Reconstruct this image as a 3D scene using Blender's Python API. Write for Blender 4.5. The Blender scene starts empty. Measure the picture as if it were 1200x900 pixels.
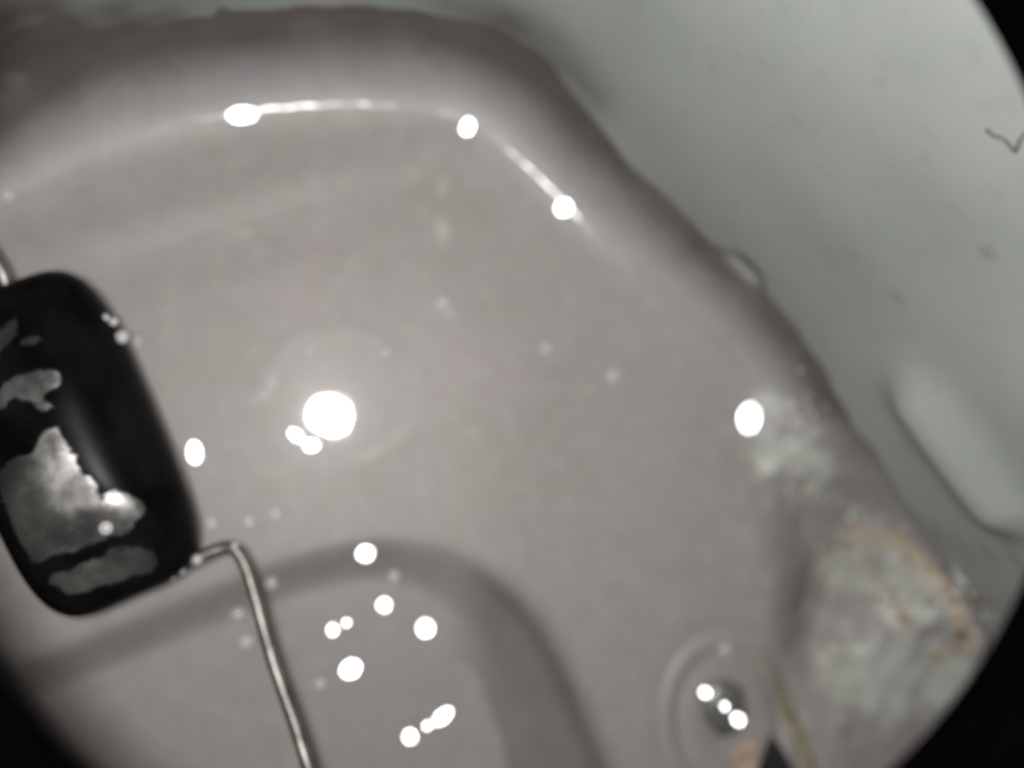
import bpy, math, random
import numpy as np
from mathutils import Vector, Matrix

random.seed(4)
RNG = np.random.default_rng(7)
S = bpy.context.scene
COL = S.collection

# ------------------------------------------------------------------ camera
H = 0.140                       # lens height above the tank floor (m)
FPX = 1040.0                    # focal length for a 1200 px wide frame
NADIR = (406.0, 491.0)          # where straight down falls in the frame
cam_d = bpy.data.cameras.new('camera')
cam = bpy.data.objects.new('camera', cam_d)
COL.objects.link(cam)
S.camera = cam
cam_d.sensor_width = 36.0
cam_d.lens = 36.0 * FPX / 1200.0
cam_d.clip_start = 0.001
cam_d.clip_end = 10.0
nd = Vector(((NADIR[0] - 600) / FPX, -(NADIR[1] - 450) / FPX, -1.0)).normalized()
ROT = nd.rotation_difference(Vector((0, 0, -1))).to_matrix()
CAM = Vector((0, 0, H))
cam.matrix_world = Matrix.Translation(CAM) @ ROT.to_4x4()
cam_d.dof.use_dof = True
cam_d.dof.focus_distance = 0.098
cam_d.dof.aperture_fstop = 7.0


def at(px, py, z=0.0):
    """point of the horizontal plane z seen at a pixel of the photograph"""
    d = ROT @ Vector(((px - 600) / FPX, -(py - 450) / FPX, -1.0))
    return CAM + d * ((z - H) / d.z)


MM = 0.001
PX = H / FPX                    # one photograph pixel on the floor, in metres

# ------------------------------------------------------------------ world, lamp, exposure
W = bpy.data.worlds.new('World')
S.world = W
W.use_nodes = True
W.node_tree.nodes['Background'].inputs[0].default_value = (0.8, 0.9, 1.0, 1)
W.node_tree.nodes['Background'].inputs[1].default_value = 0.012
refl = at(386, 487, 0.0005)     # where the lamp mirrors in the fuel
LAMP = Vector((2 * refl.x, 2 * refl.y, H))
lamp_d = bpy.data.lights.new('torch_light', 'POINT')
lamp_d.energy = 0.61
lamp_d.shadow_soft_size = 4.3 * MM
lamp_d.color = (1.0, 0.985, 0.975)
lamp = bpy.data.objects.new('torch_light', lamp_d)
COL.objects.link(lamp)
lamp.location = LAMP
S.view_settings.view_transform = 'Standard'
S.view_settings.look = 'None'
S.view_settings.exposure = 0.0
S.view_settings.gamma = 1.0
S.view_settings.use_curve_mapping = False
S.render.engine = 'CYCLES'
S.cycles.use_denoising = True
S.cycles.max_bounces = 10
S.cycles.transparent_max_bounces = 16
S.cycles.sample_clamp_indirect = 4.0


# ------------------------------------------------------------------ helpers
def mat(name):
    m = bpy.data.materials.new(name)
    m.use_nodes = True
    nt = m.node_tree
    return m, nt, nt.nodes['Principled BSDF'], nt.nodes['Material Output']


def noise(nt, scale, detail=4, rough=0.55, vec=None, dist=0.0):
    if vec is None:
        vec = nt.nodes.new('ShaderNodeTexCoord').outputs['Object']
    n = nt.nodes.new('ShaderNodeTexNoise')
    n.inputs['Scale'].default_value = scale
    n.inputs['Detail'].default_value = detail
    n.inputs['Roughness'].default_value = rough
    n.inputs['Distortion'].default_value = dist
    nt.links.new(vec, n.inputs['Vector'])
    return n.outputs[0]


def ramp(nt, fac, a, b, lo=0.0, hi=1.0):
    r = nt.nodes.new('ShaderNodeMapRange')
    r.interpolation_type = 'SMOOTHSTEP'
    for k, v in (('From Min', a), ('From Max', b), ('To Min', lo), ('To Max', hi)):
        r.inputs[k].default_value = v
    nt.links.new(fac, r.inputs['Value'])
    return r.outputs[0]


def math_(nt, op, a, b=None):
    n = nt.nodes.new('ShaderNodeMath')
    n.operation = op
    for i, v in enumerate((a, b)):
        if v is None:
            continue
        if isinstance(v, (int, float)):
            n.inputs[i].default_value = v
        else:
            nt.links.new(v, n.inputs[i])
    return n.outputs[0]


def mixc(nt, fac, a, b):
    n = nt.nodes.new('ShaderNodeMix')
    n.data_type = 'RGBA'
    for sock, v in ((n.inputs[0], fac), (n.inputs[6], a), (n.inputs[7], b)):
        if isinstance(v, (int, float)):
            sock.default_value = v
        elif isinstance(v, tuple):
            sock.default_value = (*v, 1)
        else:
            nt.links.new(v, sock)
    return n.outputs[2]


def attr(nt, name):
    n = nt.nodes.new('ShaderNodeAttribute')
    n.attribute_name = name
    return n.outputs['Fac']


def bump(nt, bs, h, strength, dist):
    b = nt.nodes.new('ShaderNodeBump')
    b.inputs['Strength'].default_value = strength
    b.inputs['Distance'].default_value = dist
    nt.links.new(h, b.inputs['Height'])
    nt.links.new(b.outputs[0], bs.inputs['Normal'])
    return b


def mesh(name, co, faces, m, parent=None, smooth=True, attrs=None, normals=None, loc=None):
    me = bpy.data.meshes.new(name)
    co = np.asarray(co, dtype=np.float64)
    if isinstance(faces, np.ndarray):
        nf, k = faces.shape
        me.vertices.add(len(co))
        me.vertices.foreach_set('co', co.ravel())
        me.loops.add(nf * k)
        me.loops.foreach_set('vertex_index', faces.ravel().astype(np.int32))
        me.polygons.add(nf)
        me.polygons.foreach_set('loop_start', np.arange(0, nf * k, k, dtype=np.int32))
        me.polygons.foreach_set('loop_total', np.full(nf, k, dtype=np.int32))
        me.update(calc_edges=True)
    else:
        me.from_pydata([tuple(c) for c in co], [], faces)
    me.validate()
    me.polygons.foreach_set('use_smooth', np.full(len(me.polygons), smooth))
    for k, v in (attrs or {}).items():
        a = me.attributes.new(k, 'FLOAT', 'POINT')
        a.data.foreach_set('value', np.asarray(v, dtype=np.float32))
    if normals is not None:
        na_ = me.attributes.new('custom_normal', 'FLOAT_VECTOR', 'POINT')
        na_.data.foreach_set('vector', np.asarray(normals, dtype=np.float32).ravel())
    me.materials.append(m)
    o = bpy.data.objects.new(name, me)
    COL.objects.link(o)
    if loc is not None:
        o.location = loc
    if parent is not None:
        o.parent = parent
    return o


def empty(name, loc=(0, 0, 0)):
    o = bpy.data.objects.new(name, None)
    COL.objects.link(o)
    o.location = loc
    o.empty_display_size = 0.005
    return o


def tag(o, label, cat, group=None, kind=None):
    o['label'] = label
    o['category'] = cat
    if group:
        o['group'] = group
    if kind:
        o['kind'] = kind
    return o


def wob(x, y, f, seed, n=9):
    """smooth pseudo noise about -1..1 (sum of random plane waves), f in cycles per metre"""
    r = np.random.default_rng(seed)
    out = 0
    for _ in range(n):
        a = r.uniform(0, 2 * math.pi)
        k = f * r.uniform(0.5, 1.6) * 2 * math.pi
        out = out + np.sin(k * (x * math.cos(a) + y * math.sin(a)) + r.uniform(0, 6.28))
    return out / math.sqrt(n) * 0.8


def sstep(x, a, b):
    t = np.clip((x - a) / (b - a), 0, 1)
    return t * t * (3 - 2 * t)


def spline(pts, n, closed=False):
    """Catmull-Rom through points"""
    P = [np.array(p, float) for p in pts]
    out = []
    m = len(P)
    for i in range(m if closed else m - 1):
        if closed:
            a, b, c, d = P[(i - 1) % m], P[i], P[(i + 1) % m], P[(i + 2) % m]
        else:
            a, b, c, d = P[max(i - 1, 0)], P[i], P[i + 1], P[min(i + 2, m - 1)]
        for k in range(n):
            t = k / n
            out.append(0.5 * ((2 * b) + (c - a) * t + (2 * a - 5 * b + 4 * c - d) * t * t + (3 * b - a - 3 * c + d) * t ** 3))
    if not closed:
        out.append(P[-1])
    return np.array(out)


def plan(pts, z=0.0):
    return np.array([tuple(at(x, y, z).xy) for x, y in pts])


def poly_sd(x, y, poly):
    """signed distance to a closed polyline, positive inside"""
    best = np.full(x.shape, 1e9)
    inside = np.zeros(x.shape, bool)
    m = len(poly)
    for i in range(m):
        ax, ay = poly[i]
        bx, by = poly[(i + 1) % m]
        dx, dy = bx - ax, by - ay
        t = np.clip(((x - ax) * dx + (y - ay) * dy) / (dx * dx + dy * dy + 1e-18), 0, 1)
        best = np.minimum(best, (x - ax - t * dx) ** 2 + (y - ay - t * dy) ** 2)
        if abs(by - ay) > 1e-12:
            inside ^= ((ay > y) != (by > y)) & (x < (bx - ax) * (y - ay) / (by - ay) + ax)
    d = np.sqrt(best)
    return np.where(inside, d, -d)


def line_d(x, y, pts):
    best = np.full(x.shape, 1e9)
    for (ax, ay), (bx, by) in zip(pts[:-1], pts[1:]):
        dx, dy = bx - ax, by - ay
        t = np.clip(((x - ax) * dx + (y - ay) * dy) / (dx * dx + dy * dy + 1e-18), 0, 1)
        best = np.minimum(best, (x - ax - t * dx) ** 2 + (y - ay - t * dy) ** 2)
    return np.sqrt(best)


def blob(x, y, px, py, rx, ry, rot=0.0, z=0.0):
    """gaussian patch: centre and radii given in photograph pixels on the plane z"""
    c = at(px, py, z)
    k = PX * (H - z) / H
    a = math.radians(-rot)
    u = ((x - c.x) * math.cos(a) + (y - c.y) * math.sin(a)) / (rx * k)
    v = (-(x - c.x) * math.sin(a) + (y - c.y) * math.cos(a)) / (ry * k)
    return np.exp(-(u * u + v * v))


def tube(path, rad, nseg=12):
    P = np.array(path, float)
    n = len(P)
    R = np.full(n, rad) if np.isscalar(rad) else np.array(rad)
    T = np.gradient(P, axis=0)
    T /= np.linalg.norm(T, axis=1)[:, None]
    up = np.array([0, 0, 1.0])
    co, fa = [], []
    for i in range(n):
        a = np.cross(T[i], up)
        a /= np.linalg.norm(a) + 1e-12
        b = np.cross(a, T[i])
        for k in range(nseg):
            t = 2 * math.pi * k / nseg
            co.append(P[i] + R[i] * (a * math.cos(t) + b * math.sin(t)))
    for i in range(n - 1):
        for k in range(nseg):
            fa.append((i * nseg + k, i * nseg + (k + 1) % nseg, (i + 1) * nseg + (k + 1) % nseg, (i + 1) * nseg + k))
    fa.append(tuple(range(nseg)))
    fa.append(tuple(range((n - 1) * nseg, n * nseg))[::-1])
    return co, fa


# ------------------------------------------------------------------ materials
def make_paint():
    m, nt, bs, _ = mat('tank_paint')
    wet, stain_shade, residue, rust, brown = (attr(nt, k) for k in ('wet', 'stain_shade', 'residue', 'rust', 'brown'))
    n1 = noise(nt, 60, 5)
    n2 = noise(nt, 420, 6, 0.65)
    n3 = noise(nt, 22, 3)
    dry = mixc(nt, ramp(nt, n1, 0.35, 0.7), (0.342, 0.37, 0.348), (0.372, 0.388, 0.366))
    wetc = mixc(nt, ramp(nt, n3, 0.35, 0.65), (0.404, 0.383, 0.385), (0.395, 0.383, 0.382))
    n4 = noise(nt, 90, 5, 0.6, dist=1.2)
    wetc = mixc(nt, ramp(nt, n4, 0.3, 0.75, 0, 0.55), wetc, (0.365, 0.345, 0.33))
    n5 = noise(nt, 330, 6, 0.6, dist=0.5)
    wetc = mixc(nt, ramp(nt, n5, 0.5, 0.72, 0, 0.3), wetc, (0.52, 0.50, 0.48))
    wetc = mixc(nt, ramp(nt, n5, 0.48, 0.3, 0, 0.25), wetc, (0.30, 0.28, 0.265))
    dry = mixc(nt, ramp(nt, n5, 0.52, 0.75, 0, 0.3), dry, (0.27, 0.28, 0.26))
    c = mixc(nt, wet, dry, wetc)
    n6 = noise(nt, 190, 6, 0.62, dist=0.8)
    edge = math_(nt, 'ADD', residue, math_(nt, 'MULTIPLY', math_(nt, 'SUBTRACT', n6, 0.5), 1.1))
    c = mixc(nt, ramp(nt, edge, 0.32, 0.66), c, (0.51, 0.54, 0.485))
    e2 = math_(nt, 'ADD', rust, math_(nt, 'MULTIPLY', math_(nt, 'SUBTRACT', n2, 0.5), 1.1))
    c = mixc(nt, ramp(nt, e2, 0.15, 0.9, 0, 0.85), c, (0.68, 0.58, 0.43))
    e3 = math_(nt, 'ADD', brown, math_(nt, 'MULTIPLY', math_(nt, 'SUBTRACT', n2, 0.5), 0.9))
    c = mixc(nt, ramp(nt, e3, 0.4, 0.8), c, (0.27, 0.175, 0.12))
    c = mixc(nt, math_(nt, 'MULTIPLY', stain_shade, ramp(nt, n1, 0.2, 0.6, 0.75, 1.0)), c, (0.085, 0.069, 0.066))
    nt.links.new(c, bs.inputs['Base Color'])
    nt.links.new(ramp(nt, wet, 0, 1, 0.62, 0.42), bs.inputs['Roughness'])
    bs.inputs['Specular IOR Level'].default_value = 0.3
    h = math_(nt, 'ADD', math_(nt, 'MULTIPLY', n2, 0.35), n1)
    bump(nt, bs, h, 0.16, 0.0005)
    return m


def make_fuel():
    m, nt, bs, out = mat('fuel_liquid')
    nt.nodes.remove(bs)
    tr = nt.nodes.new('ShaderNodeBsdfTransparent')
    tr.inputs[0].default_value = (0.985, 0.97, 0.95, 1)
    gl = nt.nodes.new('ShaderNodeBsdfGlossy')
    nt.links.new(ramp(nt, attr(nt, 'rim'), 0.1, 0.6, 0.035, 0.17), gl.inputs['Roughness'])
    gl2 = nt.nodes.new('ShaderNodeBsdfGlossy')
    gl2.inputs['Roughness'].default_value = 0.19
    fr = nt.nodes.new('ShaderNodeFresnel')
    fr.inputs['IOR'].default_value = 1.43
    g = nt.nodes.new('ShaderNodeMixShader')
    g.inputs[0].default_value = 0.06
    nt.links.new(gl.outputs[0], g.inputs[1])
    nt.links.new(gl2.outputs[0], g.inputs[2])
    mx = nt.nodes.new('ShaderNodeMixShader')
    nt.links.new(fr.outputs[0], mx.inputs[0])
    nt.links.new(tr.outputs[0], mx.inputs[1])
    nt.links.new(g.outputs[0], mx.inputs[2])
    nt.links.new(mx.outputs[0], out.inputs[0])
    return m


def make_film(name, white, rough, gloss=0.045):
    """thin clear skin with a little milky scatter: bubbles, droplets and glint facets"""
    m, nt, bs, out = mat(name)
    nt.nodes.remove(bs)
    tr = nt.nodes.new('ShaderNodeBsdfTransparent')
    di = nt.nodes.new('ShaderNodeBsdfDiffuse')
    di.inputs[0].default_value = (0.9, 0.88, 0.87, 1)
    gl = nt.nodes.new('ShaderNodeBsdfGlossy')
    gl.inputs['Roughness'].default_value = rough
    a = nt.nodes.new('ShaderNodeMixShader')
    a.inputs[0].default_value = white
    nt.links.new(tr.outputs[0], a.inputs[1])
    nt.links.new(di.outputs[0], a.inputs[2])
    b = nt.nodes.new('ShaderNodeMixShader')
    b.inputs[0].default_value = gloss
    nt.links.new(a.outputs[0], b.inputs[1])
    nt.links.new(gl.outputs[0], b.inputs[2])
    nt.links.new(b.outputs[0], out.inputs[0])
    return m


def plain(name, col, rough, metal=0.0, spec=0.5, coat=0.0, var=0.25, scale=300, bmp=0.0):
    m, nt, bs, _ = mat(name)
    n = noise(nt, scale, 5)
    dark = tuple(c * (1 - var) for c in col)
    lite = tuple(min(1, c * (1 + var)) for c in col)
    nt.links.new(mixc(nt, ramp(nt, n, 0.3, 0.7), dark, lite), bs.inputs['Base Color'])
    bs.inputs['Roughness'].default_value = rough
    bs.inputs['Metallic'].default_value = metal
    bs.inputs['Specular IOR Level'].default_value = spec
    bs.inputs['Coat Weight'].default_value = coat
    bs.inputs['Coat Roughness'].default_value = 0.1
    if bmp:
        bump(nt, bs, n, bmp, 0.0004)
    return m


PAINT = make_paint()
FUEL = make_fuel()
FACET_CLEAR = make_film('glint_facet_clear', 0.0, 0.07, 0.012)
MILKY = make_film('milky_bubble', 0.5, 0.15)
BLACK_RIM = plain('black_rim', (0.0006, 0.0005, 0.0008), 0.9, spec=0.01)
BLACK = plain('black_float_plastic', (0.0055, 0.0053, 0.0056), 0.3, spec=0.05, var=0.6, scale=130)
STEEL = plain('wire_steel', (0.27, 0.26, 0.235), 0.47, metal=0.9, var=0.45, scale=260, bmp=0.6)

# ------------------------------------------------------------------ the tank: floor, sump and wall as one pressed sheet
fuel_edge_px = [(-150, 320), (-300, 470), (-380, 700), (-310, 1000), (-60, 1220), (300, 1310), (700, 1290),
                (940, 1180), (1050, 1050), (1095, 920), (1092, 815), (1052, 728), (988, 640), (928, 545), (866, 440),
                (800, 368), (715, 293), (660, 241), (600, 184), (550, 147), (500, 133), (390, 128), (285, 138),
                (190, 157), (90, 188), (0, 235)]
edge = spline(plan(fuel_edge_px), 24, closed=True)
ctr = np.array(at(470, 560).xy)
NT = 900
ang = np.unwrap(np.arctan2(edge[:, 1] - ctr[1], edge[:, 0] - ctr[0]))
rad = np.hypot(edge[:, 0] - ctr[0], edge[:, 1] - ctr[1])
order = np.argsort(ang % (2 * math.pi))
th = np.arange(NT) * 2 * math.pi / NT - math.pi / 2    # starts and ends at the bottom, out of view
rr = np.interp(th % (2 * math.pi), (ang % (2 * math.pi))[order], rad[order], period=2 * math.pi)
kern = np.exp(-0.5 * (np.arange(-14, 15) / 4.5) ** 2)
kern /= kern.sum()
rr = np.convolve(np.concatenate([rr[-14:], rr, rr[:14]]), kern, 'valid')
E = ctr + np.stack([np.cos(th), np.sin(th)], 1) * rr[:, None]          # the fuel's edge
tg = np.roll(E, -3, 0) - np.roll(E, 3, 0)
tg /= np.linalg.norm(tg, axis=1)[:, None]
NRM = np.stack([tg[:, 1], -tg[:, 0]], 1)                               # outward

FUEL_Z = 0.5 * MM
topness = sstep(E[:, 1], at(0, 330).y, at(0, 120).y)[:, None] * (1 - sstep(E[:, 0], at(560, 0).x, at(680, 0).x))[:, None]
FILLET = (13.0 + 2.0 * topness) * MM
INSET = 4.6 * MM
F0 = E - NRM * INSET                                                   # where the fillet starts
TANK_TOP = 80 * MM
DRAFT = math.radians(2.5)
NR, NF, NWALL = 300, 40, 110
rows = []
for i in range(NR + 1):
    t = (i / NR) ** 0.85
    p = ctr + (F0 - ctr) * t
    rows.append(np.column_stack([p, np.zeros(NT)]))
for i in range(1, NF + 1):
    ph = (math.pi / 2 - DRAFT) * i / NF
    p = F0 + NRM * FILLET * math.sin(ph)
    rows.append(np.column_stack([p, FILLET[:, 0] * (1 - math.cos(ph))]))
z0 = rows[-1][:, 2]
for i in range(1, NWALL + 1):
    dz = (TANK_TOP - z0) * i / NWALL
    p = rows[NR + NF][:, :2] + NRM * dz[:, None] * math.tan(DRAFT)
    rows.append(np.column_stack([p, z0 + dz]))
G = np.array(rows)                                                     # rows x angles x 3
X, Y, Z = G[..., 0], G[..., 1], G[..., 2].copy()
BASEZ = Z.copy()
is_low = (1 - sstep(BASEZ, 2 * MM, 12 * MM))

# the deep sump at the bottom left
sump_px = [(-420, 960), (-250, 895), (-60, 815), (100, 752), (250, 692), (350, 656), (430, 640), (500, 643), (560, 666),
           (615, 708), (655, 768), (688, 840), (720, 925), (745, 1030), (700, 1120), (500, 1160), (100, 1160), (-300, 1120)]
sump = spline(plan(sump_px), 6, closed=True)
near = (X > at(-480, 0).x) & (X < at(800, 0).x) & (Y < at(0, 600).y) & (BASEZ < 1e-6)
SD = np.full(X.shape, -1.0)
SD[near] = poly_sd(X[near], Y[near], sump)
wide = (50 + 36 * sstep(X, at(420, 700).x, at(640, 700).x)) * PX
SUMP_D = 6.5 * MM
lip = sstep(SD, -10 * PX, wide)
Z = Z - SUMP_D * lip
# pressed lines and soft waves of the floor
Z += is_low * 0.18 * MM * wob(X, Y, 22, 1)
lpts = plan([(-60, 340), (60, 292), (200, 247), (330, 212), (430, 188), (520, 175)])
Z += is_low * 0.42 * MM * (1 - sstep(line_d(X, Y, lpts), 0, 40 * PX))
lpts = plan([(80, 345), (230, 300), (400, 262)])
Z -= is_low * 0.16 * MM * (1 - sstep(line_d(X, Y, lpts), 0, 40 * PX))
lpts = plan([(508, 170), (512, 260), (520, 350)])
Z += is_low * 0.10 * MM * (1 - sstep(line_d(X, Y, lpts), 0, 30 * PX))
# ring left round the middle of the floor
rc = at(398, 468)
rd = np.hypot((X - rc.x) / 1.0, (Y - rc.y) / 0.88)
Z += 0.05 * MM * np.exp(-((rd - 92 * PX) / (13 * PX)) ** 2) * np.clip(0.4 + wob(X, Y, 35, 9), 0, 1)
# oval drain boss at the lower right
dc = at(856, 848)
du = (X - dc.x) * math.cos(0.25) + (Y - dc.y) * math.sin(0.25)
dv = -(X - dc.x) * math.sin(0.25) + (Y - dc.y) * math.cos(0.25)
dd = np.hypot(du / 1.0, dv / 1.28)
Z -= 0.5 * MM * np.exp(-((dd - 66 * PX) / (8 * PX)) ** 2)
Z += 0.3 * MM * np.exp(-((dd - 80 * PX) / (9 * PX)) ** 2)
Z -= 0.35 * MM * np.exp(-((dd - 92 * PX) / (7 * PX)) ** 2)
Z -= 0.8 * MM * np.exp(-(dd / (34 * PX)) ** 4)
# folded ridge, hollow and mound at the right
rpts = plan([(872, 585), (880, 620), (893, 650), (915, 740), (945, 830), (975, 920)])
ld = line_d(X, Y, rpts)
Z += 0.7 * MM * np.exp(-(ld / (36 * PX)) ** 2) * sstep(-Y, -at(0, 560).y, -at(0, 660).y)
Z -= 5.0 * MM * is_low * blob(X, Y, 972, 700, 42, 120, 20)
Z -= 2.5 * MM * is_low * blob(X, Y, 955, 610, 38, 60, 20)
Z += 4.0 * MM * is_low * blob(X, Y, 1075, 710, 56, 100, 25)
Z += 2.5 * MM * is_low * blob(X, Y, 935, 520, 60, 38, 30)
Z += 0.8 * MM * is_low * wob(X, Y, 140, 6) * blob(X, Y, 930, 540, 60, 60)
Z += 0.8 * MM * is_low * wob(X, Y, 130, 5) * (blob(X, Y, 1050, 680, 110, 170, 25))

# wall features, in wall coordinates
def wall_spot(px, py):
    """index (row, angle) of the wall seen at a pixel"""
    inv = ROT.transposed()
    P = np.stack([X, Y, BASEZ - H], -1)[NR:]
    M = np.array(inv)
    Q = P @ M.T
    u = 600 + FPX * Q[..., 0] / -Q[..., 2]
    v = 450 - FPX * Q[..., 1] / -Q[..., 2]
    e = (u - px) ** 2 + (v - py) ** 2
    e[Q[..., 2] > -0.01] = 1e9
    k = np.unravel_index(np.argmin(e), e.shape)
    return k[0] + NR, k[1]


arc = np.concatenate([[0], np.cumsum(np.linalg.norm(np.diff(E, axis=0), axis=1))])
PER = arc[-1] + np.linalg.norm(E[0] - E[-1])
ARC = np.broadcast_to(arc, X.shape)


def wall_uv(px, py):
    r, k = wall_spot(px, py)
    da = (ARC - arc[k] + PER / 2) % PER - PER / 2
    return da, BASEZ - BASEZ[r, k]


up_wall = sstep(BASEZ, 4 * MM, 11 * MM)
disp = np.zeros(X.shape)                                               # inward push of the wall
a0, b0 = wall_uv(1082, 474)
a1, b1 = wall_uv(1168, 590)
r0, k0 = wall_spot(1082, 474)
r1, k1 = wall_spot(1168, 590)
ax = np.array([(arc[k1] - arc[k0] + PER / 2) % PER - PER / 2, BASEZ[r1, k1] - BASEZ[r0, k0]])
tt = np.clip((a0 * ax[0] + b0 * ax[1]) / (ax @ ax), 0, 1)
dl = np.hypot(a0 - tt * ax[0], b0 - tt * ax[1])
disp += 3.3 * MM * np.exp(-(dl / (4.9 * MM)) ** 2)
lump = wob(ARC, BASEZ, 45, 11)
disp += up_wall * 0.18 * MM * lump
nx = NRM[None, :, 0] * np.ones_like(X)
ny = NRM[None, :, 1] * np.ones_like(X)
X2, Y2 = X - nx * disp * up_wall, Y - ny * disp * up_wall

def spot_xy(px, py):
    Q = np.stack([X2, Y2, Z - H], -1)[:NR + NF] @ np.array(ROT.transposed()).T
    e = (600 + FPX * Q[..., 0] / -Q[..., 2] - px) ** 2 + (450 - FPX * Q[..., 1] / -Q[..., 2] - py) ** 2
    r, k = np.unravel_index(np.argmin(e), e.shape)
    return X2[r, k], Y2[r, k]


def patch(px, py, rx, ry, rot=0.0):
    cx, cy = spot_xy(px, py)
    a = math.radians(-rot)
    u = ((X2 - cx) * math.cos(a) + (Y2 - cy) * math.sin(a)) / (rx * PX)
    v = (-(X2 - cx) * math.sin(a) + (Y2 - cy) * math.cos(a)) / (ry * PX)
    return np.exp(-(u * u + v * v))


# paint masks: what is wetted, tide mark and painted shade, dried residue, rust
kp = wall_spot(885, 310)[1]
pocket = np.exp(-((((arc - arc[kp] + PER / 2) % PER - PER / 2) / (3.6 * MM)) ** 4))
kb = wall_spot(272, 50)[1]
spur = np.exp(-((((arc - arc[kb] + PER / 2) % PER - PER / 2) / (1.0 * MM)) ** 2))
tide = (10.5 - 5.0 * sstep(-E[:, 0], -at(260, 0).x, -at(30, 0).x) + 3.4 * pocket + 1.8 * spur + 2.0 * topness[:, 0] + 0.5 * wob(ARC, ARC * 0, 30, 21) + 0.45 * wob(ARC, ARC * 0, 130, 22)) * MM
left = np.clip((at(300, 100).x - X) / 0.05, 0, 1)
far_up = (BASEZ > 3 * MM)
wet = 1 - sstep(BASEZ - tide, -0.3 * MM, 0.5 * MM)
stain_shade = wet * sstep(BASEZ / np.minimum(tide, 9.5 * MM), -0.05, 0.97) * (0.95 + 0.05 * wob(ARC, BASEZ, 60, 24))  # tide mark, its fade down the fillet also painted dark for shade
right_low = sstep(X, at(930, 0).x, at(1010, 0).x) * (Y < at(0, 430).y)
stain_shade *= (1 - 0.75 * right_low)
stain_shade += 0.45 * np.exp(-((BASEZ - tide) / (0.7 * MM)) ** 2) * far_up
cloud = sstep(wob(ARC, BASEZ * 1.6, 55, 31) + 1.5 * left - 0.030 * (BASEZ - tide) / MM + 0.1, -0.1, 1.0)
stain_shade += 0.42 * cloud * left * far_up * (1 - wet)
for (px, py, rs, rz, a) in [(640, 62, 7, 7, 0.6), (560, 14, 6, 5, 0.5), (700, 110, 5, 5, 0.35), (20, 60, 14, 16, 0.5), (110, 40, 10, 12, 0.35), (200, 20, 8, 10, 0.25), (0, 120, 12, 8, 0.5), (60, 10, 14, 14, 0.25)]:
    a_, b_ = wall_uv(px, py)
    stain_shade += a * np.exp(-(a_ / (rs * MM)) ** 2 - (b_ / (rz * MM)) ** 2) * (1 - wet) * (0.92 + 0.15 * wob(ARC, BASEZ, 130, 25)) * far_up
for (px, py) in [(1100, 628), (1130, 640), (1160, 648), (1190, 655)]:
    a_, b_ = wall_uv(px, py)
    stain_shade += 0.28 * np.exp(-(a_ / (2.6 * MM)) ** 2 - (b_ / (1.2 * MM)) ** 2)  # shade in the crease under the wall bulge, painted dark
wet = np.maximum(wet, 0.8 * cloud * left)
stain_shade += 0.34 * blob(X, Y, 965, 690, 50, 75, 20) * is_low  # both hollows painted darker to deepen their shade
stain_shade += 0.22 * blob(X, Y, 985, 600, 30, 40, 20) * is_low
bandw = np.exp(-((SD - 4 * PX) / (16 * PX)) ** 2) * 0.44  # darkens the sump lip and right slope, for sludge and shade
eastern = sstep(X, at(520, 0).x, at(590, 0).x)
stain_shade += near * (bandw * (0.4 + 0.6 * eastern) + 0.42 * eastern * sstep(SD, -6 * PX, 16 * PX) * (1 - sstep(SD + 8 * PX * wob(X, Y, 60, 77), 96 * PX, 106 * PX)))
residue = np.zeros(X.shape)
for (px, py, rx, ry, rot, a) in [(905, 535, 24, 20, 0, 0.8), (945, 535, 34, 16, 25, 0.75), (955, 565, 13, 24, 0, 0.8),
                                 (985, 500, 14, 22, 0, 0.5), (985, 672, 30, 22, 20, 0.9), (1075, 690, 36, 48, 0, 0.9),
                                 (1030, 800, 60, 46, 30, 0.95), (1110, 790, 60, 40, 0, 0.8), (1035, 600, 30, 22, 40, 0.6),
                                 (1150, 670, 60, 50, 40, 0.9), (905, 470, 14, 12, 0, 0.6)]:
    residue = np.maximum(residue, min(1, a * 1.25) * is_low * patch(px, py, rx * 1.25, ry * 1.25, rot))
pk = pocket[None] * np.exp(-((BASEZ - 10.8 * MM) / (1.6 * MM)) ** 2)
stain_shade *= 1 - 0.85 * pk
residue = np.maximum(residue, 1.0 * pocket[None] * np.exp(-((BASEZ - 11.2 * MM) / (1.5 * MM)) ** 2))
rust = np.zeros(X.shape)
for (px, py, rx, ry, rot, a) in [(1012, 628, 22, 16, 20, 0.85), (1060, 640, 34, 14, 30, 0.95), (1098, 672, 40, 15, 52, 1.0),
                                 (1132, 720, 36, 15, 62, 1.0), (1140, 748, 26, 16, 90, 0.95), (1110, 770, 26, 14, 150, 0.7),
                                 (1045, 700, 12, 40, 0, 0.5), (1055, 735, 14, 24, 0, 0.55), (1075, 655, 14, 10, 0, 0.9), (1120, 700, 12, 12, 0, 0.9), (925, 835, 8, 40, 20, 0.5),
                                 (885, 560, 14, 60, 10, 0.3), (900, 640, 14, 60, 12, 0.3)]:
    rust = np.maximum(rust, a * patch(px, py, rx * 1.15, ry * 1.1, rot) * (1 - sstep(BASEZ, 6 * MM, 10 * MM)))
ring_ = np.exp(-((rd - 80 * PX) / (7 * PX)) ** 2)
residue = np.maximum(residue, 0.62 * ring_ * np.maximum(patch(450, 528, 60, 30), patch(316, 450, 26, 30)))
residue = np.maximum(residue, 0.58 * patch(519, 250, 12, 90) * (0.8 + 0.5 * wob(X, Y, 120, 71)))
residue = np.maximum(residue, 0.4 * patch(300, 270, 110, 7, -14) * (0.8 + 0.5 * wob(X, Y, 120, 72)))
brown = np.zeros(X.shape)
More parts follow.
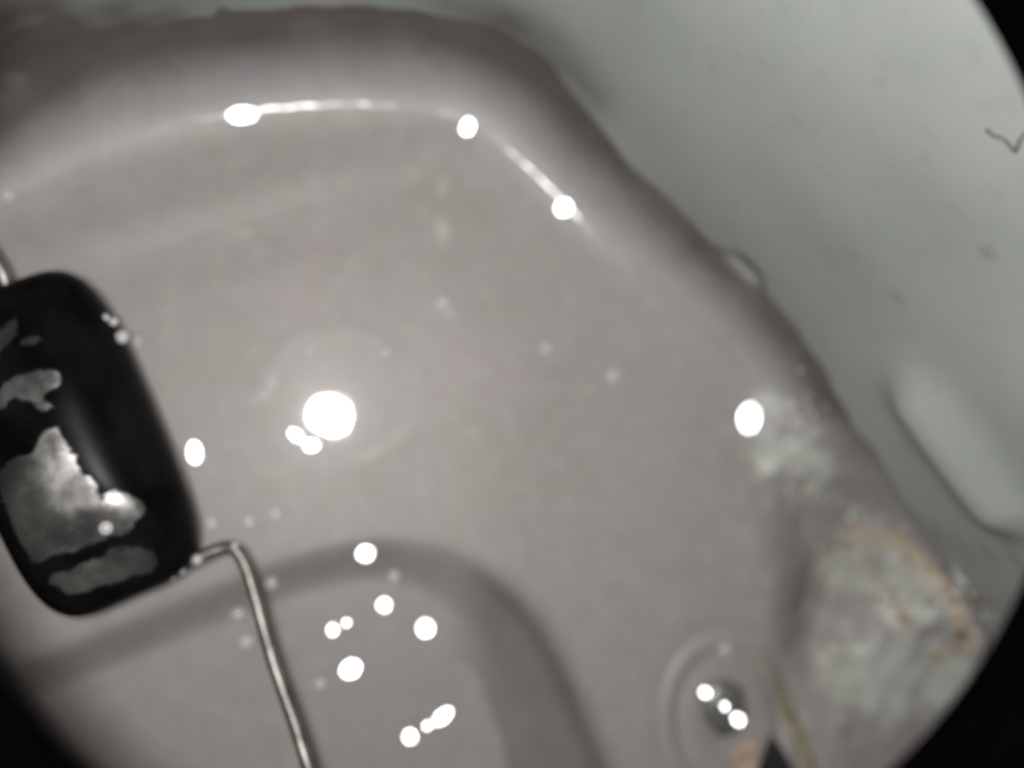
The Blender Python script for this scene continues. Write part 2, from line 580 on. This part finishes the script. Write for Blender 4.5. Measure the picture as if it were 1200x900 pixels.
for (px, py, rx, ry, a) in [(1127, 744, 15, 11, 1.0), (1060, 727, 10, 8, 0.85), (1042, 690, 7, 12, 0.8), (1100, 668, 16, 8, 0.6),
                            (1140, 700, 9, 12, 0.7), (1090, 770, 20, 9, 0.55), (1010, 640, 8, 8, 0.4)]:
    brown = np.maximum(brown, a * patch(px, py, rx, ry))
for (px, py, s) in [(1155, 295, 1.0), (1052, 347, 0.8), (1000, 300, 0.5), (925, 385, 0.5), (860, 240, 0.5)]:
    a_, b_ = wall_uv(px, py)
    stain_shade += (0.30 * s * np.exp(-(a_ ** 2 + b_ ** 2) / (1.0 * MM) ** 2))
rs_ = np.random.default_rng(3)
for _ in range(16):
    px, py = rs_.uniform(640, 1180), rs_.uniform(5, 420)
    if (px - 700) * 0.62 < (py - 90) * 0.75 - 40:
        continue
    a_, b_ = wall_uv(px, py)
    stain_shade += (rs_.uniform(0.04, 0.13) * np.exp(-(a_ ** 2 + (b_ / rs_.uniform(0.7, 2.0)) ** 2) / (rs_.uniform(0.4, 0.8) * MM) ** 2))

# write the sheet as three parts that share their normals along the joints
P3 = np.stack([X2, Y2, Z], -1)
NROW = P3.shape[0]
dr = np.gradient(P3, axis=0)
da_ = np.roll(P3, -1, 1) - np.roll(P3, 1, 1)
Nn = np.cross(dr, da_)
ln = np.linalg.norm(Nn, axis=-1, keepdims=True)
Nn = np.where(ln > 1e-14, Nn / np.maximum(ln, 1e-14), np.array([0, 0, 1.0]))
if Nn[NR // 2, 0, 2] < 0:
    Nn = -Nn
Nn[0] = (0, 0, 1)
idx = np.arange(NROW * NT).reshape(NROW, NT)
quads = np.stack([idx[:-1], idx[1:], np.roll(idx[1:], -1, 1), np.roll(idx[:-1], -1, 1)], -1)
flat = P3.reshape(-1, 3)
nflat = Nn.reshape(-1, 3)
A = {k: v.reshape(-1) for k, v in dict(wet=wet, stain_shade=np.clip(stain_shade, 0, 0.92), residue=residue, rust=rust, brown=brown).items()}
sel_sump = (SD[:-1] > -10 * PX)
sel_wall = np.zeros(sel_sump.shape, bool)
sel_wall[NR + NF - 8:] = True
tank = empty('fuel_tank')
tag(tank, 'grey painted steel fuel tank seen from inside, rust stained at the right corner', 'fuel tank', kind='thing')


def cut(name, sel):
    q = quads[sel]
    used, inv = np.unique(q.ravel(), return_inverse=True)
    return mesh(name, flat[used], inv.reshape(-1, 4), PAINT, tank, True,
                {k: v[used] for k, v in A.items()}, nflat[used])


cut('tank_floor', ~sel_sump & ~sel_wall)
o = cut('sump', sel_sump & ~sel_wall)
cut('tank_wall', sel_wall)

# tank top with its round filler opening
RIM = [at(*p, TANK_TOP) for p in ((1166, 45), (58, 846), (1122, 808))]
(ax_, ay_), (bx_, by_), (cx_, cy_) = [(p.x, p.y) for p in RIM]
dd_ = 2 * (ax_ * (by_ - cy_) + bx_ * (cy_ - ay_) + cx_ * (ay_ - by_))
HOLE = Vector((((ax_ ** 2 + ay_ ** 2) * (by_ - cy_) + (bx_ ** 2 + by_ ** 2) * (cy_ - ay_) + (cx_ ** 2 + cy_ ** 2) * (ay_ - by_)) / dd_,
               ((ax_ ** 2 + ay_ ** 2) * (cx_ - bx_) + (bx_ ** 2 + by_ ** 2) * (ax_ - cx_) + (cx_ ** 2 + cy_ ** 2) * (bx_ - ax_)) / dd_, TANK_TOP))
HR = math.hypot(HOLE.x - ax_, HOLE.y - ay_)
print('filler opening', tuple(HOLE), HR)
NS = 160


def ring(radii_z, name, m, smooth=True):
    co, fa = [], []
    for (r, z) in radii_z:
        for k in range(NS):
            t = 2 * math.pi * k / NS
            co.append((HOLE.x + r * math.cos(t), HOLE.y + r * math.sin(t), z))
    for i in range(len(radii_z) - 1):
        for k in range(NS):
            fa.append((i * NS + k, i * NS + (k + 1) % NS, (i + 1) * NS + (k + 1) % NS, (i + 1) * NS + k))
    return mesh(name, co, fa, m, tank, smooth)


T0 = TANK_TOP + 0.4 * MM
ring([(HR + 4 * MM, T0), (0.32, T0), (0.32, T0 + 1.2 * MM), (HR + 4 * MM, T0 + 1.2 * MM), (HR + 4 * MM, T0)], 'tank_top', PAINT, False)
ring([(HR + 3.9 * MM, T0 - 1 * MM), (HR + 0.8 * MM, T0 - 1.0 * MM), (HR + 0.2 * MM, T0 - 0.4 * MM), (HR, T0 + 0.6 * MM), (HR + 0.1 * MM, T0 + 21 * MM),
      (HR + 0.8 * MM, T0 + 22 * MM), (HR + 3 * MM, T0 + 22 * MM), (HR + 3.9 * MM, T0 + 21 * MM), (HR + 3.9 * MM, T0 - 1 * MM)], 'filler_neck', BLACK_RIM)

# ------------------------------------------------------------------ fuel: a thin clear layer with a meniscus
NFR = 150
frows, fz = [], []
OVER = 0.9 * MM
for i in range(NFR + 1):
    t = i / NFR
    t = 1 - (1 - t) ** 2.0
    p = ctr + (E + NRM * OVER - ctr) * t
    frows.append(p)
FP = np.array(frows)
dist_edge = np.linalg.norm(FP - (E + NRM * OVER)[None], axis=-1)
glint = (0.45 + 0.55 * sstep(E[:, 0], at(150, 0).x, at(290, 0).x) + 0.3 * sstep(E[:, 0], at(540, 0).x, at(600, 0).x) + 0.45 * sstep(E[:, 0], at(640, 0).x, at(700, 0).x))[None]
fz = FUEL_Z + 0.60 * MM * glint * np.exp(-dist_edge / (1.2 * MM))
fz = fz + (0.010 * wob(FP[..., 0], FP[..., 1], 55, 41) + (0.06 * wob(FP[..., 0], FP[..., 1], 75, 47) + 0.022 * wob(FP[..., 0], FP[..., 1], 260, 48)) * np.exp(-dist_edge / (2 * MM))) * MM
fz = fz + 0.012 * MM * wob(FP[..., 0], FP[..., 1], 20, 43)
FV = np.dstack([FP, fz]).reshape(-1, 3)
fi = np.arange((NFR + 1) * NT).reshape(NFR + 1, NT)
fq = np.stack([fi[:-1], fi[1:], np.roll(fi[1:], -1, 1), np.roll(fi[:-1], -1, 1)], -1).reshape(-1, 4)
fuel = mesh('fuel', FV, fq, FUEL, attrs={'rim': np.exp(-(dist_edge / (2.5 * MM)) ** 2).ravel()})
tag(fuel, 'shallow layer of clear fuel covering the tank floor and sump', 'fuel', kind='stuff')

# ------------------------------------------------------------------ float with its wire arm
FL_Z0, FL_H = 3 * MM, 19 * MM
fa_pt, fb_pt = at(52, 345, 14 * MM), at(142, 690, 14 * MM)
fc = at(80, 519, 13 * MM)
fdir = Vector((math.cos(math.radians(-67.5)), math.sin(math.radians(-67.5)), 0))
fperp = Vector((-fdir.y, fdir.x, 0))                                    # to the right in the picture
FA, FB, FCZ = 22.4 * MM, 11.7 * MM, FL_H / 2
fl = empty('fuel_float', (fc.x, fc.y, FL_Z0 + FL_H / 2))
fl.rotation_euler = (0, 0, math.atan2(fdir.y, fdir.x))
tag(fl, 'black oblong fuel float with painted silver sheen on top and bent wire arm', 'float')


def fl_top(u, v):
    t = np.arctan2(np.abs(v / FB), np.abs(u / FA))
    g = (np.cos(t) ** 4.6 + np.sin(t) ** 4.0) ** (-1 / 4.2)
    rho = np.hypot(u / FA, v / FB) / g
    return FCZ * np.maximum(1 - rho ** (2 / 0.9), 0) ** 0.45


nu, nv = 120, 48
co, fa = [], []
for i in range(nv + 1):
    ph = -math.pi / 2 + math.pi * i / nv
    cp = abs(math.cos(ph)) ** (0.9)
    sp = math.copysign(abs(math.sin(ph)) ** 0.9, math.sin(ph))
    for k in range(nu):
        t = 2 * math.pi * k / nu
        c_, s_ = math.cos(t), math.sin(t)
        g = (abs(c_) ** 4.6 + abs(s_) ** 4.0) ** (-1 / 4.2)
        u, v = FA * cp * c_ * g, FB * cp * s_ * g
        co.append((u, v, FCZ * sp))
for i in range(nv):
    for k in range(nu):
        fa.append((i * nu + k, i * nu + (k + 1) % nu, (i + 1) * nu + (k + 1) % nu, (i + 1) * nu + k))
body = mesh('float_body', co, fa, BLACK, fl)
# wet reflections of the top face painted as silver patches (outlines in the float's own millimetres: u along, v to the right)
m, nt, bs, out_ = mat('painted_wet_sheen')
n = noise(nt, 45, 3, 0.5, dist=0.4)
n2 = noise(nt, 260, 5, 0.6)
nt.links.new(mixc(nt, ramp(nt, n, 0.38, 0.62), (0.34, 0.33, 0.32), (0.80, 0.78, 0.75)), bs.inputs['Base Color'])
bs.inputs['Metallic'].default_value = 0.95
nt.links.new(ramp(nt, n2, 0.3, 0.7, 0.20, 0.36), bs.inputs['Roughness'])
bump(nt, bs, n, 0.8, 0.0012)
cov = math_(nt, 'ADD', attr(nt, 'cover'), math_(nt, 'MULTIPLY', math_(nt, 'SUBTRACT', n2, 0.5), 1.1))
tr_ = nt.nodes.new('ShaderNodeBsdfTransparent')
mx_ = nt.nodes.new('ShaderNodeMixShader')
nt.links.new(ramp(nt, cov, 0.0, 0.5), mx_.inputs[0])
nt.links.new(tr_.outputs[0], mx_.inputs[1])
nt.links.new(bs.outputs[0], mx_.inputs[2])
nt.links.new(mx_.outputs[0], out_.inputs[0])
SHEEN = m
inv_fl = Matrix.Rotation(-fl.rotation_euler.z, 3, 'Z')


def fl_uv(px, py, z=FL_Z0 + FL_H - 0.6 * MM):
    q = inv_fl @ (at(px, py, z) - Vector(fl.location))
    return q.x, q.y


patches = [[(-5, 560), (12, 535), (38, 528), (62, 500), (78, 510), (92, 545), (108, 560), (118, 585), (140, 572), (160, 588), (164, 610), (150, 628),
            (128, 634), (100, 642), (62, 655), (36, 664), (22, 650), (6, 610), (-4, 585)],
           [(46, 690), (62, 672), (100, 660), (135, 640), (160, 640), (178, 652), (174, 668), (140, 684), (112, 694), (80, 698)],
           [(-8, 470), (4, 452), (14, 440), (44, 432), (68, 436), (72, 452), (58, 466), (66, 476), (52, 484), (36, 474), (16, 470), (2, 482)],
           [(-10, 395), (2, 372), (16, 368), (18, 392), (4, 408), (-10, 415)],
           [(18, 400), (34, 392), (46, 393), (40, 402), (24, 406)]]
for ip, pts in enumerate(patches):
    poly = spline([fl_uv(*p) for p in pts], 6, closed=True)
    lo, hi = poly.min(0) - 0.001, poly.max(0) + 0.001
    st = 0.22 * MM
    gu, gv = np.meshgrid(np.arange(lo[0], hi[0], st), np.arange(lo[1], hi[1], st), indexing='ij')
    sd = poly_sd(gu, gv, poly) + 0.35 * MM * wob(gu, gv, 200, 50 + ip) + 0.1 * MM * wob(gu, gv, 500, 60 + ip)
    gz = fl_top(gu, gv) + 0.06 * MM
    cover = sstep(sd, -0.3 * MM, 1.3 * MM)
    gid = np.arange(gu.size).reshape(gu.shape)
    q = np.stack([gid[:-1, :-1], gid[1:, :-1], gid[1:, 1:], gid[:-1, 1:]], -1)
    okq = (sd > -0.25 * MM) & (fl_top(gu, gv) > 0.5 * FCZ)
    keep = okq[:-1, :-1] & okq[1:, :-1] & okq[1:, 1:] & okq[:-1, 1:]
    q = q[keep]
    if not len(q):
        continue
    used, inv = np.unique(q.ravel(), return_inverse=True)
    mesh('sheen_patch', np.column_stack([gu.ravel(), gv.ravel(), gz.ravel()])[used], inv.reshape(-1, 4), SHEEN, fl, attrs={'cover': cover.ravel()[used]})


def wire(pts, r, name='wire_arm'):
    W3 = [tuple(at(x, y, z * MM)) for x, y, z in pts]
    path = spline(W3, 10)
    co, fa = tube(path, r, 14)
    Mi = Matrix.Rotation(-fl.rotation_euler.z, 3, 'Z')
    co = [tuple(Mi @ (Vector(c) - Vector(fl.location))) for c in co]
    return mesh(name, co, fa, STEEL, fl)


wire([(120, 705, 12), (160, 690, 12), (205, 668, 12.5), (240, 650, 13), (262, 642, 13), (275, 644, 13.2), (286, 660, 13.5), (297, 692, 14), (319, 772, 16),
      (346, 850, 18), (368, 920, 20), (400, 1010, 23), (440, 1120, 26)], 0.88 * MM)
wire([(30, 400, 12), (14, 360, 12.5), (3, 322, 13), (-18, 288, 14), (-40, 245, 15), (-90, 190, 17)], 1.05 * MM)

# ------------------------------------------------------------------ drain screw and flakes in the drain boss
dz = float(-1.2 * MM)
scr = empty('drain_screw', tuple(at(849, 826, 0)))
tag(scr, 'dull steel domed drain screw in the middle of the oval boss', 'screw')
SCREW = plain('dull_steel', (0.24, 0.25, 0.235), 0.33, metal=0.35, scale=900, bmp=0.3)
prof = [(0.0, 2.2), (1.2, 2.1), (2.4, 1.75), (3.2, 1.1), (3.6, 0.3), (3.7, -0.8)]
co, fa = [], []
for (r, z) in prof:
    for k in range(32):
        t = 2 * math.pi * k / 32
        co.append((r * 1.15 * MM * math.cos(t), r * MM * 1.3 * math.sin(t), (z - 1.0) * MM))
for i in range(len(prof) - 1):
    for k in range(32):
        fa.append((i * 32 + k, i * 32 + (k + 1) % 32, (i + 1) * 32 + (k + 1) % 32, (i + 1) * 32 + k))
mesh('screw_head', co, fa, SCREW, scr)
co, fa = [], []
for (r, z) in [(3.4, -0.6), (4.6, -0.6), (4.9, -0.9), (4.9, -1.5)]:
    for k in range(36):
        t = 2 * math.pi * k / 36
        co.append((r * MM * math.cos(t), r * MM * 1.15 * math.sin(t), z * MM))
for i in range(3):
    for k in range(36):
        fa.append((i * 36 + k, i * 36 + (k + 1) % 36, (i + 1) * 36 + (k + 1) % 36, (i + 1) * 36 + k))
mesh('washer', co, fa, plain('tarnished_washer', (0.20, 0.19, 0.18), 0.4, metal=0.4), scr)


def flake(name, pts, z, th_, m, label, cat, group=None):
    P = [at(x, y, z) for x, y in pts]
    c = sum(P, Vector()) / len(P)
    n_ = len(P)
    co = [tuple(p - c + Vector((0, 0, random.uniform(0, th_ * 0.5)))) for p in P] + [tuple((p - c) * 0.9 + Vector((0, 0, th_ + random.uniform(0, th_ * 0.6)))) for p in P]
    fa = [tuple(range(n_))[::-1], tuple(range(n_, 2 * n_))] + [(k, (k + 1) % n_, n_ + (k + 1) % n_, n_ + k) for k in range(n_)]
    o = mesh(name, co, fa, m, None, False, loc=tuple(c))
    return tag(o, label, cat, group)


flake('paint_flake', [(862, 872), (878, 864), (890, 872), (888, 890), (880, 915), (862, 912), (856, 890)], 0.4 * MM, 0.5 * MM,
      plain('peach_flake', (0.55, 0.40, 0.33), 0.5), 'small peach coloured flake lying below the drain screw', 'flake')
flake('debris_chip', [(902, 860), (912, 872), (930, 905), (940, 935), (890, 935), (888, 900)], 0.5 * MM, 1.2 * MM,
      plain('black_chip', (0.02, 0.018, 0.018), 0.6), 'black wedge shaped chip beside the peach flake below the drain screw', 'debris chip')

# olive sealant smear down the right edge of the boss
path = spline([tuple(at(x, y, 0.3 * MM)) for x, y in [(892, 772), (902, 788), (911, 808), (922, 834), (936, 862), (950, 900), (966, 950)]], 8)
co, fa = tube(path, np.linspace(0.3, 1.5, len(path)) * MM * (1 + 0.25 * np.sin(np.arange(len(path)) * 1.7)), 8)
co = [(c[0], c[1], (c[2] - 0.3 * MM) * 0.35 + 0.35 * MM) for c in co]
o = mesh('sealant_bead', co, fa, plain('olive_sealant', (0.31, 0.275, 0.17), 0.5, var=0.3))
tag(o, 'thin olive yellow sealant bead along the right rim of the drain boss', 'sealant')

# crumbs of dried sediment and rust in the right corner
crng = np.random.default_rng(12)
for nm, nn, mm_, spots_, lab in [
    ('rust_crumbs', 80, plain('rust_crumb', (0.30, 0.19, 0.11), 0.8, var=0.5, scale=900),
     [(1045, 630, 22), (1075, 655, 18), (1105, 690, 18), (1130, 735, 20), (1120, 765, 22), (1050, 700, 16), (1058, 735, 12)],
     'loose brown rust crumbs along the tide line in the right corner'),
    ('pale_sediment', 200, plain('pale_crumb', (0.62, 0.60, 0.53), 0.8, var=0.25, scale=900),
     [(905, 530, 24), (945, 545, 24), (960, 570, 18), (1010, 630, 26), (1080, 690, 40), (985, 672, 22), (1040, 790, 36), (1110, 700, 30), (925, 480, 18)],
     'pale dried sediment flecks scattered over the right corner of the floor')]:
    co, fa = [], []
    for _ in range(nn):
        px, py, sg = spots_[crng.integers(len(spots_))]
        cx, cy = spot_xy(px + crng.normal() * sg, py + crng.normal() * sg * 0.8)
        e = (X2 - cx) ** 2 + (Y2 - cy) ** 2
        r, k = np.unravel_index(np.argmin(e[:NR + NF]), e[:NR + NF].shape)
        base = np.array([cx, cy, Z[r, k]])
        sz = crng.uniform(0.15, 0.8) * MM
        b0 = len(co)
        for j in range(6):
            t = 2 * math.pi * j / 6 + crng.uniform(-0.3, 0.3)
            co.append(base + np.array([math.cos(t), math.sin(t), -0.25]) * sz * crng.uniform(0.6, 1.3))
        co.append(base + np.array([0, 0, sz * crng.uniform(0.35, 0.8)]))
        fa += [(b0 + j, b0 + (j + 1) % 6, b0 + 6) for j in range(6)]
    tag(mesh(nm, co, fa, mm_, None, False), lab, 'sediment', kind='stuff')

# dark curled fibre stuck on the wall, upper right
fp = []
for (x, y) in [(1157, 148), (1165, 158), (1176, 160), (1184, 165), (1193, 172), (1199, 160), (1206, 156)]:
    r_, k_ = wall_spot(x, y)
    p = P3[r_, k_] + np.array([-NRM[k_, 0], -NRM[k_, 1], 0]) * 0.35 * MM
    fp.append(p)
co, fa = tube(spline(fp, 6), 0.16 * MM, 6)
o = mesh('fibre', co, fa, plain('brown_fibre', (0.12, 0.105, 0.08), 0.7))
tag(o, 'thin dark curled fibre stuck to the grey wall at upper right', 'fibre')


# ------------------------------------------------------------------ added glint facets and pale bubbles on the fuel
def glint_facet(px, py, rx, ry, rot, label, group='added facets flashing lamp glints on the fuel', z=FUEL_Z, tilt=None):
    """added clear facet, tilted between lens and lamp to flash a glint"""
    p = at(px, py, z)
    hv = ((CAM - p).normalized() + (LAMP - p).normalized()).normalized()
    gx, gy = -hv.x / hv.z, -hv.y / hv.z
    k = PX
    rx, ry = max(3.0, rx - 5.5), max(3.0, ry - 5.5)
    bend = random.choice((0.3, 0.3, 0.5, 0.9, -0.5))
    nr, na = 26, 36
    co, fa = [], []
    a = math.radians(-rot)
    rm = max(rx, ry) * k * 1.05
    h0 = math.hypot(gx, gy) * rm + 0.5 * MM
    for i in range(nr + 1):
        t = i / nr
        for j in range(na):
            b = 2 * math.pi * j / na
            ex, ey = 1.3 * rx * k * t * math.cos(b), 1.3 * ry * k * t * math.sin(b)
            x, y = ex * math.cos(a) - ey * math.sin(a), ex * math.sin(a) + ey * math.cos(a)
            s = 1 - max(0.0, (t - 0.77) / 0.23)
            zz = (h0 + gx * x + gy * y + (x * x + y * y) / (2 * bend)) * s - 0.03 * MM * (1 - s)
            co.append((x, y, zz))
    for i in range(nr):
        for j in range(na):
            fa.append((i * na + j, (i + 1) * na + j, (i + 1) * na + (j + 1) % na, i * na + (j + 1) % na))
    o = mesh('bubble', co, fa, FACET_CLEAR, loc=tuple(p))  # mirror facet added for its lamp glint
    o.data.polygons.foreach_set('use_smooth', np.array([(f // na) < 19 for f in range(len(fa))]))
    return tag(o, label, 'bubble', group)


GLINTS = [
    (285, 138, 21, 13, -8, 'added oval glint facet at the fuel edge near the left end of the glint line'),
    (547, 151, 12, 14, 20, 'added glint facet at the corner of the fuel edge where the glint line bends'),
    (659, 245, 14, 14, 0, 'added glint facet on the slanting fuel edge, nearest the end of the glint line'),
    (873, 490, 16, 23, 5, 'large added upright oval glint facet beside the pale residue at the right'),
    (229, 530, 12, 17, -8, 'added glint facet beside the right flank of the black float'),
    (365, 522, 13, 11, 0, 'added glint facet just below left of the big lamp reflection, lower of a touching pair'),
    (347, 510, 14, 10, 40, 'added glint facet just left of the big lamp reflection, upper of a touching pair'),
    (428, 648, 14, 13, 0, 'added glint facet on the upper rim of the sump'),
    (450, 708, 12, 12, 0, 'added glint facet in the sump, right below the one on the rim'),
    (390, 737, 10, 11, 0, 'added glint facet in the sump, left and larger of a touching pair'),
    (406, 729, 8, 8, 0, 'small added glint facet in the sump, right one of a touching pair'),
    (411, 782, 16, 14, -25, 'added oval glint facet in the sump below the touching pair'),
    (498, 735, 14, 14, -20, 'added glint facet in the sump nearest its right wall'),
    (480, 861, 12, 12, 0, 'added glint facet in the sump, lowest left of the row of three'),
    (500, 849, 8, 9, 0, 'small added glint facet in the sump, middle of the row of three'),
    (518, 837, 17, 11, -35, 'added oval glint facet in the sump, upper right of the row of three'),
]
for g in GLINTS:
    glint_facet(*g)
for (px, py, r, lab) in [(824, 810, 10, 'added glint facet at the upper left edge of the drain screw'),
                         (847, 826, 8, 'added small glint facet on the middle of the drain screw'),
                         (862, 841, 11, 'added larger glint facet at the lower right of the drain screw')]:
    glint_facet(px, py, r, r, 0, lab, 'added glint facets over the drain screw', z=1.4 * MM)

# pale little bubbles, one dome mesh shared
nr, na = 6, 18
co, fa = [], []
for i in range(nr + 1):
    t = math.pi / 2 * i / nr
    for j in range(na):
        b = 2 * math.pi * j / na
        co.append((math.sin(t) * math.cos(b), math.sin(t) * math.sin(b), 0.55 * math.cos(t)))
for i in range(nr):
    for j in range(na):
        fa.append((i * na + j, (i + 1) * na + j, (i + 1) * na + (j + 1) % na, i * na + (j + 1) % na))
dome = mesh('froth_bubble', co, fa, MILKY)
dome_first = [dome]
PALE = [
    (362, 411, 7, 'pale tiny bubble above the big lamp reflection'),
    (319, 449, 9, 'pale bubble up left of the big lamp reflection, largest of three'),
    (306, 463, 7, 'pale bubble up left of the big lamp reflection, middle of three'),
    (296, 470, 5, 'pale tiny bubble up left of the big lamp reflection, outermost of three'),
    (519, 355, 9, 'pale bubble at the lower end of the faint upright floor line'),
    (528, 368, 5, 'pale tiny bubble just under the end of the faint upright floor line'),
    (279, 720, 8, 'pale bubble left of the wire arm, just below its bend'),
    (289, 753, 8, 'pale bubble left of the wire arm, second below its bend'),
    (462, 676, 7, 'pale bubble between the sump rim and the glint facets'),
    (376, 802, 7, 'pale bubble in the sump right of the wire arm'),
    (318, 684, 7, 'pale bubble touching the right side of the wire arm near the sump rim'),
    (247, 614, 7, 'pale bubble between the float corner and the wire bend'),
    (291, 612, 8, 'pale bubble just above the wire bend'),
    (322, 603, 7, 'pale bubble right above the wire bend'),
    (640, 408, 8, 'pale faint bubble alone in the middle of the floor'),
    (719, 441, 8, 'pale faint bubble between floor middle and the right glint'),
    (453, 413, 7, 'pale faint bubble up right of the big lamp reflection'),
    (850, 762, 9, 'pale bubble on the upper rim of the drain boss'),
    (991, 523, 8, 'pale bubble on the dry residue near the wall'),
    (934, 458, 8, 'pale bubble at the wall foot above the residue'),
    (893, 466, 14, 'pale blurred froth blob touching the large right glint'),
    (8, 228, 8, 'pale bubble at the far left by the fuel edge'),
    (160, 400, 6, 'pale bubble against the upper right flank of the float'),
]
for i, (px, py, r, lab) in enumerate(PALE):
    o = dome if i == 0 else dome.copy()
    if i:
        COL.objects.link(o)
    zf = FUEL_Z if px not in (991, 934) else 3.0 * MM
    o.location = at(px, py, zf)
    o.scale = (r * PX, r * PX * random.uniform(0.85, 1.1), r * PX)
    tag(o, lab, 'bubble', 'pale froth bubbles on the fuel')

# droplets clinging to the float; white beads paint glints on its wire
DROPS = [(25, 338, 13, 6, 'bright droplet on the top end of the black float beside the wire'),
         (124, 372, 15.5, 5, 'small droplet on the float shoulder, upper of three'),
         (133, 377, 15.5, 6, 'small droplet on the float shoulder, middle of three'),
         (143, 395, 15, 9, 'large droplet on the float shoulder, lowest of three'),
         (201, 674, 14.2, 7, 'added white bead for a glint on the wire where it leaves the float, leftmost of three'),
         (212, 668, 14.2, 6, 'added white bead for a glint on the wire next to the float, middle of three'),
         (231, 656, 14.2, 7, 'added white bead for a glint on the wire next to its bend, rightmost of three'),
         (275, 640, 14.4, 5, 'tiny added white bead for a glint on the outside of the wire bend'),
         (124, 619, 21.6, 9, 'bright round droplet on the painted sheen of the float top')]
DROPM = make_film('droplet_water', 0.55, 0.25)
for (px, py, z, r, lab) in DROPS:
    o = bpy.data.objects.new('droplet', bpy.data.meshes['froth_bubble'].copy())
    o.data.materials[0] = DROPM
    COL.objects.link(o)
    o.location = at(px, py, z * MM)
    o.scale = (r * PX * 0.75, r * PX * 0.75, r * PX)
    tag(o, lab, 'droplet', 'droplets clinging to the float and its wire')
